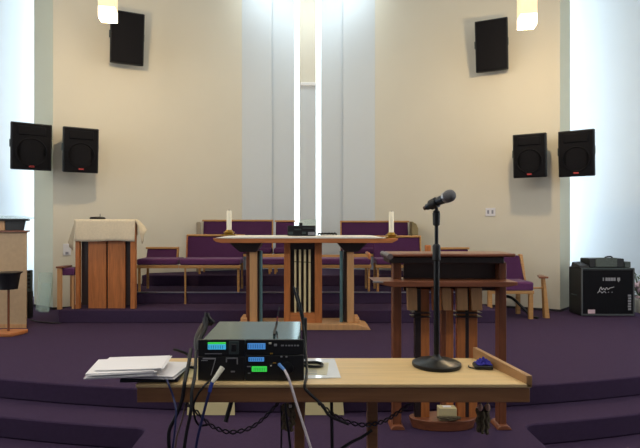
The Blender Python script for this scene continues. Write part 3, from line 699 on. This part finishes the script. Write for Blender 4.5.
s0 = cc - hd*.056 + Vector((-.006, 0, .013))
MB().lathe([(.0218, .026), (.0262, .027), (.0275, .066), (.0225, .067), (.0218, .026)], s0, 16, q, caps=False).tube([cc+Vector((0, 0, -.032)), cc+Vector((0, 0, -.013))], .009, smooth=False).build('clip', black, t)
tm = thing('vocal_microphone', 'black handheld microphone with grey ball grille held in the stand clip', 'microphone', tuple(s0))
MB().lathe([(.013, -.004), (.0165, 0), (.0185, .02), (.0205, .075), (.0235, .100), (.0245, .112)], s0, 24, q).build('handle', mat('mic_handle', (38, 44, 54), .35, metal=.4), tm)
MB().lathe([(.0235, .112), (.027, .114), (.029, .118), (.029, .126), (.027, .129)], s0, 28, q).build('collar', silver, tm)
MB().lathe([(.0275, .127), (.0305, .136), (.031, .146), (.029, .158), (.023, .168), (.013, .175), (.004, .177)], s0, 28, q).build('ball_grille', meshgrey, tm)
MB().lathe([(.006, -.02), (.0105, -.018), (.0105, -.003)], s0, 14, q).build('plug', mat('brown_plug', (90, 62, 44), .5), tm)

# ------------------------------------------------------------------ receiver rack
ry = 2.375; rz0 = TZ+.004; rz1 = Z(339.5, ry)
rx0, rx1 = X(198, ry), X(304, ry); rm = (rx0+rx1)/2
t = thing('receiver_rack', 'dark rack of wireless receivers with lit displays on the pale table', 'rack', (rm, ry+.2, TZ))
hw = .224
B(rm-hw, rm+hw, ry+.006, ry+.46, rz0, rz1-.002).build('chassis', teal, t, bevel=.004)
for x in (rm-hw+.03, rm+hw-.03):
    for y in (ry+.05, ry+.38): MB().lathe([(.016, .001), (.014, .0045)], (x, y, TZ), 12).build('rubber_foot', black, t)
zm = Z(358.5, ry)
xmid = X(245, ry)
def rp(a, b, c, d_, m, parent, nm, y0=-.007, y1=.0, bevel=.0015):
    return B(X(a, ry), X(b, ry), ry+y0, ry+y1, Z(d_, ry), Z(c, ry)).build(nm, m, parent, bevel=bevel)
u1 = B(rx0, xmid-.0015, ry-.004, ry+.008, Z(356, ry), rz1).build('upper_left_receiver', black, t, bevel=.003)
u2 = B(xmid+.0015, rx1, ry-.004, ry+.008, Z(354.5, ry), rz1).build('upper_right_receiver', black, t, bevel=.003)
u3 = B(rx0, xmid-.0015, ry-.004, ry+.008, rz0, Z(356.6, ry)).build('lower_left_receiver', black, t, bevel=.003)
u4 = B(xmid+.0015, rx1, ry-.004, ry+.008, rz0, Z(355.1, ry)).build('lower_right_receiver', black, t, bevel=.003)
rp(208, 226, 342, 344, lcd_g, u1, 'display_status_bar'); rp(208, 226, 344.1, 349.2, lcd_c, u1, 'display')
rp(229, 239, 340.8, 354, sidecab, u1, 'vent_plate', -.006); rp(231.5, 236.5, 343.5, 351, black, u1, 'knob', -.016, -.005, .003)
rp(205, 222, 353.2, 353.8, greymark, u1, 'printed_line', -.0055, -.003, 0)
rp(247.7, 265.5, 343, 349, lcd_b, u2, 'display')
rp(268.8, 271.5, 342.2, 344, whiteplug, u2, 'button'); rp(274, 277, 343.6, 346, greymark, u2, 'button')
m = MB()
for a, b in ((281, 284), (285.5, 287), (288, 290.5), (291.2, 293), (294, 296), (296.8, 299)): m.box(X(a, ry), X(b, ry), ry-.0056, ry-.003, Z(346, ry), Z(344.6, ry))
m.build('lettering', greymark, u2)
m = MB()      # light outline of the lower left unit
m.box(X(203, ry), X(216, ry), ry-.006, ry-.003, Z(359, ry), Z(357.6, ry))
m.obox(P(213.2, 367, ry-.005), (.004, .003, .078), (0, R(16), 0)); m.obox(P(204.5, 360.5, ry-.005), (.03, .003, .003))
m.build('face_outline', greymark, u3)
m = MB().box(X(226, ry), X(238, ry), ry-.006, ry-.003, Z(358.6, ry), Z(357.2, ry)).box(X(226, ry), X(227.2, ry), ry-.006, ry-.003, Z(362, ry), Z(357.2, ry)).box(X(236.8, ry), X(238, ry), ry-.006, ry-.003, Z(364, ry), Z(357.2, ry)).box(X(231, ry), X(235, ry), ry-.006, ry-.003, Z(372, ry), Z(370.6, ry))
m.build('socket_outline', greymark, u3)
for px in (270, 271.5): rp(px-.0, px+1.4, 352.6, 354, brass, u2, 'indicator')
rp(248.6, 264.2, 357, 361.2, lcd_b, u4, 'display'); rp(251.8, 267, 366, 371.4, lcd_g, u4, 'status_display')
for a in (280.5, 285.5): rp(a, a+2, 355.7, 357.2, greymark, u4, 'button')
rp(273, 276.2, 362.2, 363.2, brass, u4, 'indicator'); rp(270.3, 271.8, 364.8, 366.2, whiteplug, u4, 'indicator')
MB().lathe([(.030, 0), (.028, .008), (.02, .012)], (X(287, ry), ry-.004, Z(368, ry)), 24, Matrix.Rotation(R(90), 3, 'X')).build('knob', blackm, u4)
m = MB()
for a, b, y in ((284, 287, 365.5), (288, 292, 365.5), (247, 251, 365.8), (248, 250.5, 372.5)): m.box(X(a, ry), X(b, ry), ry-.0056, ry-.003, Z(y+.9, ry), Z(y, ry))
m.build('lettering', greymark, u4)
for u, rows in ((u1, ((209, 225, 345, 348.3),)), (u2, ((248.5, 264.5, 344, 348),)), (u4, ((249.4, 263.4, 357.8, 360.3), (254, 266, 367.5, 370.2)))):
    for a, b, c, d_ in rows:
        m = MB()
        n_ = 7
        for k in range(n_): m.box(X(a+(b-a)*k/n_, ry), X(a+(b-a)*(k+.22)/n_, ry), ry-.0085, ry-.0068, Z(d_, ry), Z(c, ry))
        m.build('display_segments', mat('dark_segments', (20, 50, 90), .4), u)
# antenna lying on top
ax = X(275, 2.6)
t = thing('whip_antenna', 'thin red and black whip antenna standing on top of the receiver rack', 'antenna', (ax, 2.6, rz1))
MB().tube([(X(274.2, 2.45), 2.45, rz1+.006), (X(274.5, 2.52), 2.52, rz1+.006), (X(276, 2.62), 2.62, rz1+.012), (X(277, 2.65), 2.65, rz1+.03)], .006).build('boot', black, t)
MB().tube([(X(277, 2.65), 2.65, rz1+.03), (X(277.6, 2.66), 2.66, rz1+.055)], .004, smooth=False).build('red_joint', mat('red_joint', (130, 40, 40), .5), t)
MB().tube([(X(277.6, 2.66), 2.66, rz1+.055), (X(279.6, 2.68), 2.68, rz1+.105)], .002, smooth=False).build('rod', rubber, t)
# tall bent cable and aerial on the right flank
t = thing('flexible_antenna', 'tall black flexible antenna rising behind the right corner of the receiver rack', 'antenna', (X(299, 2.72), 2.72, TZ))
B(X(303.5, 2.76), X(307, 2.76), 2.755, 2.785, TZ+.001, Z(318, 2.76)).build('base', black, t, bevel=.006)
MB().tube([P(304, 340, 2.775), P(303, 322, 2.785), P(298.5, 305, 2.80), P(294.3, 290, 2.81), P(293.8, 287, 2.81)], .009, r2=.006).build('main_rod', rubber, t)
MB().tube([P(305, 336, 2.775), P(303.5, 318, 2.785), P(298.8, 298, 2.785), P(296, 287.5, 2.785)], .005).build('second_rod', rubber, t)
tag(MB().tube([P(303, 325, 2.72), P(304.8, 338, 2.68), P(305.8, 352, 2.55), P(306.8, 366, 2.45), P(306.4, 377.5, 2.36), P(305, 383, 2.314), P(305, 388, 2.305), P(310, 394, 2.30), P(322, 405, 2.31), P(330, 416, 2.33), P(348, 424, 2.4)], .0065).build('black_cable', rubber), 'black cable running down the right side of the rack and over the table front', 'cable')
# fabric bundle at left behind the rack
t = thing('cable_bundle', 'black cable bundle sagging behind the left corner of the receiver rack', 'cables', (X(200, 2.7), 2.7, TZ))
for k, pts in enumerate(([P(207, 313, 2.81), P(206, 321, 2.80), P(202, 329, 2.76), P(197, 336, 2.70), P(195.5, 345, 2.66), P(198, 351, 2.64)], [P(212, 322, 2.81), P(205, 324, 2.80), P(199, 333, 2.72), P(196.5, 342, 2.66), P(197, 352, 2.62)], [P(207, 314, 2.80), P(209.5, 319, 2.80), P(214, 323, 2.81)], [P(206, 318, 2.8), P(204, 330, 2.76), P(199, 341, 2.66), P(200, 352, 2.62), P(204, 362, 2.6)])):
    MB().tube(pts, (.014, .02, .012, .017)[k], r2=.011).build('cable', rubber, t)

# ------------------------------------------------------------------ cables at the front
def cable(label, pts, r, m=rubber, name='hanging_cable', grp=None, cat='cable'):
    o = MB().tube([P(*p) for p in pts], r).build(name, m); tag(o, label, cat, grp); return o
cable('thick black cable leaving the rack by its left corner and hanging off the table', [(191, 349, 2.5), (189, 362, 2.40), (186, 376, 2.32), (184.5, 384, 2.29), (182, 400, 2.29), (176, 416, 2.29), (169.5, 430, 2.3), (169, 446, 2.3), (172, 470, 2.32)], .0085)
cable('second black cable hanging close beside the thick one from the table front', [(196, 352, 2.44), (195.5, 366, 2.345), (194.5, 378, 2.305), (192, 390, 2.27), (191, 410, 2.25), (187, 430, 2.25), (184, 450, 2.25), (183, 470, 2.25)], .0075)
cable('thin blue cable hanging left of the cable cluster from under the papers', [(166, 377, 2.36), (168.5, 384, 2.305), (173, 396, 2.30), (176, 410, 2.26), (175, 428, 2.25), (172.5, 450, 2.25), (171, 470, 2.25)], .0045, bluec)
cable('pale brown cable hanging inside the cable cluster below the table', [(186, 402, 2.42), (182, 420, 2.40), (177, 436, 2.38), (175, 452, 2.36), (174, 470, 2.36)], .004, mat('brown_cable', (110, 84, 74), .5))
t = thing('microphone_cable', 'blue cable with long white plug in the left front of the rack', 'cable', P(222, 369, 2.33))
a, b = P(222.5, 367.5, 2.345), P(212.3, 382.5, 2.30)
MB().tube([a, a+(b-a)*.5, b], .0125, n=12, smooth=False, r2=.009).build('white_plug', whiteplug, t)
MB().tube([b, P(210.6, 387, 2.295), P(209.6, 392, 2.29)], .0085, n=10).build('blue_boot', blue, t)
MB().tube([P(209.6, 392, 2.29), P(206, 404, 2.29), P(202, 420, 2.29), P(198, 436, 2.29), P(195.5, 452, 2.3), P(194, 470, 2.3)], .0062).build('cord', bluec, t)
t = thing('network_cable', 'white cable with light blue boot plugged into the right front of the rack', 'cable', P(282, 367, 2.36))
MB().tube([P(279, 364.3, 2.362), P(284.5, 370, 2.33)], .008, smooth=False, r2=.006).build('boot', ltblue, t)
MB().tube([P(284.5, 370, 2.33), P(288, 377, 2.305), P(291.5, 387, 2.295), P(296, 402, 2.28), P(303, 424, 2.26), P(311, 449, 2.24), P(317, 470, 2.22)], .0058).build('cord', whitecab, t)
cable('black loop of cable running from the rack front down under the apron', [(211, 380, 2.345), (204, 386, 2.30), (197, 396, 2.29), (193.5, 406, 2.30), (195, 418, 2.33), (199, 425, 2.38), (207, 425, 2.42)], .005)
def braid(label, pts, r=.0038, amp=.009, turns=8):
    cp = [P(*p) for p in pts]; m = MB()
    N = 60; base = []
    for i in range(N+1):
        u = i/N*(len(cp)-1); k = min(int(u), len(cp)-2); f = u-k
        p0, p1, p2, p3 = cp[max(k-1, 0)], cp[k], cp[k+1], cp[min(k+2, len(cp)-1)]
        base.append(.5*((2*p1)+(p2-p0)*f+(2*p0-5*p1+4*p2-p3)*f*f+(3*p1-p0-3*p2+p3)*f**3))
    for ph in (0, math.pi):
        m.tube([b+Vector((0, math.cos(i/N*turns*6.28+ph)*amp*.6, math.sin(i/N*turns*6.28+ph)*amp)) for i, b in enumerate(base)], r, n=6, smooth=False)
    tag(m.build('twisted_cable', mat('braid_cable', (52, 46, 56), .6)), label, 'cable')
braid('twisted dark cable sagging in a loop below the left half of the table', [(186, 403, 2.42), (199, 414, 2.44), (212, 426, 2.46), (230, 432, 2.46), (250, 428, 2.46), (266, 416, 2.46), (279, 402, 2.46)])
braid('twisted dark cable sagging between the right table leg and the apron', [(318, 402, 2.46), (330, 412, 2.47), (345, 421, 2.46), (366, 425, 2.44), (384, 421, 2.46), (399, 412, 2.47), (413, 402, 2.47)], turns=9)
cable('straight black cable dropping from the apron right of the white cable', [(331.5, 401, 2.40), (331.8, 425, 2.40), (332.5, 470, 2.40)], .0075)
cable('thick black cable curving out low from the right table leg', [(372, 430, 2.45), (362, 437, 2.44), (350, 443, 2.42), (338, 452, 2.40), (326, 470, 2.4)], .007)
cable('black cable hanging left of the olive braided bundle', [(281, 405, 2.42), (281.5, 425, 2.41), (281, 470, 2.40)], .0045)
cable('black cable hanging in front of the olive braided bundle', [(285, 403, 2.322), (287, 420, 2.325), (290, 445, 2.35), (291, 470, 2.35)], .0055)
cable('short black strap slanting down from under the table below the rack', [(231.5, 401, 2.50), (229, 410, 2.5), (225.5, 422, 2.48)], .011, rubber, 'black_strap', None, 'strap')
def bundle(label, px, y0, y1, d, knob):
    t = thing('braided_bundle', label, 'bundle', P(px, y1, d), 0, 'braided bundles hung under the table')
    m = MB()
    for k in range(7):
        a = k*.9; x = math.cos(a)*.024; y = math.sin(a)*.014
        m.tube([(X(px, d)+x+.004*math.sin(j*1.7+k), d+y, Z(y0, d)+(Z(y1, d)-Z(y0, d))*j/8-.004*k) for j in range(9)], .009, n=6)
    m.build('braid', moss, t)
    if knob:
        for s in (-1, 1): MB().lathe([(.006, .02), (.011, .012), (.012, 0), (.007, -.012)], (X(px, d)+s*.018, d-.014, Z(y0+1, d)), 12).build('knob', pinkknob, t)
        MB().tube([(X(px, d)-.018, d-.012, Z(y0, d)+.015), (X(px, d)-.016, d, TZ-.0865)], .004, smooth=False).build('hanging_cord', moss, t)
        MB().tube([(X(px, d)+.018, d-.012, Z(y0, d)+.015), (X(px, d)+.016, d, TZ-.0865)], .004, smooth=False).build('hanging_cord', moss, t)
    else: MB().lathe([(.007, .006), (.007, -.006)], (X(px+2, d), d-.02, Z(y0+2, d)), 8).build('bead', whiteplug, t)
bundle('olive braided bundle hanging beside the left table leg', 288.5, 402.5, 425, 2.41, False)
bundle('olive braided bundle with two pink knobs hanging under the right end of the table', 483, 406, 428, 2.5, True)

# ------------------------------------------------------------------ papers
def sheaf(name, label, c, w, l, h, rz, tilt, n, m=paper, cat='papers', group='loose paper sheaves on the table', jit=.012, rx=0):
    t = thing(name, label, cat, c, 0, group)
    t.rotation_euler = (R(rx), R(tilt), R(rz))
    th = h/n
    for k in range(n):
        j = Vector((random.uniform(-jit, jit), random.uniform(-jit, jit), 0)); a = R(random.uniform(-4, 4))
        MB().obox((j.x, j.y, th*(k+.5)), (w, l, th*.82), (0, 0, a)).build('paper_layer', m, t, W=False)
    return t
t = thing('ring_binder', 'dark blue binder lying under the white papers at the left table end', 'binder', (-.70, 2.46, TZ))
MB().obox((-.72, 2.45, TZ+.009), (.26, .20, .016), (0, 0, R(3))).build('cover', mat('navy_cover', (34, 32, 58), .5), t, bevel=.003)
MB().obox((-.72, 2.45, TZ+.009), (.245, .204, .010), (0, 0, R(3))).build('pages', black, t)
sheaf('paper_sheaf', 'white paper sheaf lying flat between the overhanging sheets and the rack', (-.715, 2.47, TZ+.0185), .25, .25, .016, -4, 0, 5)
sheaf('paper_sheaf', 'thick white paper sheaf hanging out over the left end of the table', (-.845, 2.42, TZ+.0365), .29, .25, .026, 9, 0, 6, jit=.010, rx=0)
sheaf('paper_sheaf', 'uppermost tilted white sheets lying across both lower paper sheaves', (-.81, 2.44, TZ+.0645), .29, .23, .005, 8, -.6, 2)
tag(MB().obox((X(194, 2.5), 2.52, TZ+.0015), (.085, .2, .002), (0, 0, R(-12))).build('cream_note', creampaper), 'cream note sheet on the table between papers and rack', 'paper')
tag(MB().tube([(X(172, 2.6), 2.63, TZ+.084), (X(178, 2.62), 2.63, TZ+.078), (X(185.5, 2.6), 2.65, TZ+.05), (X(190, 2.58), 2.58, TZ+.012), (X(197, 2.57), 2.57, TZ+.012)], .007).build('short_cable', rubber), 'short black cable looping between the white papers and the rack', 'cable')
# document right of the rack
t = thing('document_sleeve', 'glossy clear sleeve with white document on the table right of the rack', 'document', (X(322, 2.58), 2.58, TZ))
dq = [(X(302, 2.40), 2.405), (X(341, 2.42), 2.42), (X(334.5, 2.76), 2.765), (X(302, 2.76), 2.77)]
MB().prism(dq, TZ+.0005, TZ+.003).build('sleeve', mat('glossy_white', (240, 244, 248), .08, var=.01, coat=1), t)
MB().prism([(X(303.5, 2.45), 2.46), (X(327, 2.45), 2.46), (X(329, 2.68), 2.68), (X(303.5, 2.68), 2.69)], TZ+.003, TZ+.0038).build('cream_insert', mat('cream_insert', (206, 196, 160), .3, var=.05), t)
for k in range(3): B(X(304.5, 2.48), X(317, 2.48), 2.475+k*.03, 2.485+k*.03, TZ+.0038, TZ+.0042).build('printed_line', greymark, t)
tag(MB().tube([(X(304, 2.6), 2.60, TZ+.011), (X(312, 2.58), 2.58, TZ+.011), (X(320.5, 2.585), 2.585, TZ+.011), (X(322, 2.63), 2.63, TZ+.011), (X(316, 2.66), 2.66, TZ+.011), (X(304, 2.655), 2.655, TZ+.011)], .007).build('cable_loop', rubber), 'black cable loop lying on the document sleeve beside the rack', 'cable')
# blue cloth and spectacles
bx, by = X(481.5, 2.62), 2.595; TZc = TZ+.0015
m = MB(); n = 12; vs = []
for i in range(n+1):
    for j in range(n+1):
        u, v = i/n-.5, j/n-.5
        r = max(0, 1-(u*u+v*v)*3.6)
        vs.append((bx+u*.072, by+v*.07, TZ+.021+r*(.018+.010*math.sin(u*22+v*9)+.008*math.sin(v*25-u*6))))
m.add(vs, [(i*(n+1)+j, (i+1)*(n+1)+j, (i+1)*(n+1)+j+1, i*(n+1)+j+1) for i in range(n) for j in range(n)])
o = m.build('polishing_cloth', bluecloth); o.modifiers.new('solid', 'SOLIDIFY').thickness = .003
tag(o, 'crumpled blue cloth on a black case by the raised table edge', 'cloth')
t = thing('spectacle_case', 'open black spectacle case under the blue cloth at the table edge', 'case', (bx, by, TZ))
MB().obox((bx-.004, by-.004, TZc+.0095), (.088, .08, .018), (0, 0, R(-8))).build('case', black, t, bevel=.006)
MB().tube([(bx-.05, by-.03, TZc+.0045), (bx-.072, by-.01, TZc+.0045), (bx-.066, by+.02, TZc+.0045)], .003).build('strap', black, t)

# papers leaning on the stage riser behind the table
for lab, p0, p1 in (('cream paper sheets leaning on the stage riser below the left half of the table', 187, 235),
                    ('cream paper sheet leaning on the stage riser below the middle of the table', 305, 344)):
    dd = 3.985
    u0, u1 = X(p0, dd), X(p1, dd)
    top = L1+.155
    tag(MB().hexa([(u0, dd-.004, L1+.002), (u1, dd-.004, L1+.002), (u1, dd-.001, L1+.002), (u0, dd-.001, L1+.002)],
                  [(u0+.004, dd+.034, top), (u1-.012, dd+.034, top), (u1-.012, dd+.037, top), (u0+.004, dd+.037, top)]).build('riser_paper', creampaper), lab, 'paper')

# ------------------------------------------------------------------ world, camera, view
w = bpy.data.worlds.new('World'); S.world = w; w.use_nodes = True
bg = w.node_tree.nodes['Background']; bg.inputs['Color'].default_value = (.80, .90, 1, 1); bg.inputs['Strength'].default_value = .10
cam = bpy.data.cameras.new('camera'); co = bpy.data.objects.new('camera', cam); COL.objects.link(co)
co.location = (0, 0, EYE); co.rotation_euler = (R(90), 0, 0)
cam.sensor_fit = 'HORIZONTAL'; cam.sensor_width = 36; cam.lens = 36*F/640
cam.shift_x = (320-VX)/640; cam.shift_y = (HY-224)/640
cam.clip_start = .05
S.camera = co
S.view_settings.view_transform = 'Standard'; S.view_settings.look = 'None'; S.view_settings.gamma = 1
S.view_settings.use_curve_mapping = False
S.view_settings.exposure = 0.45
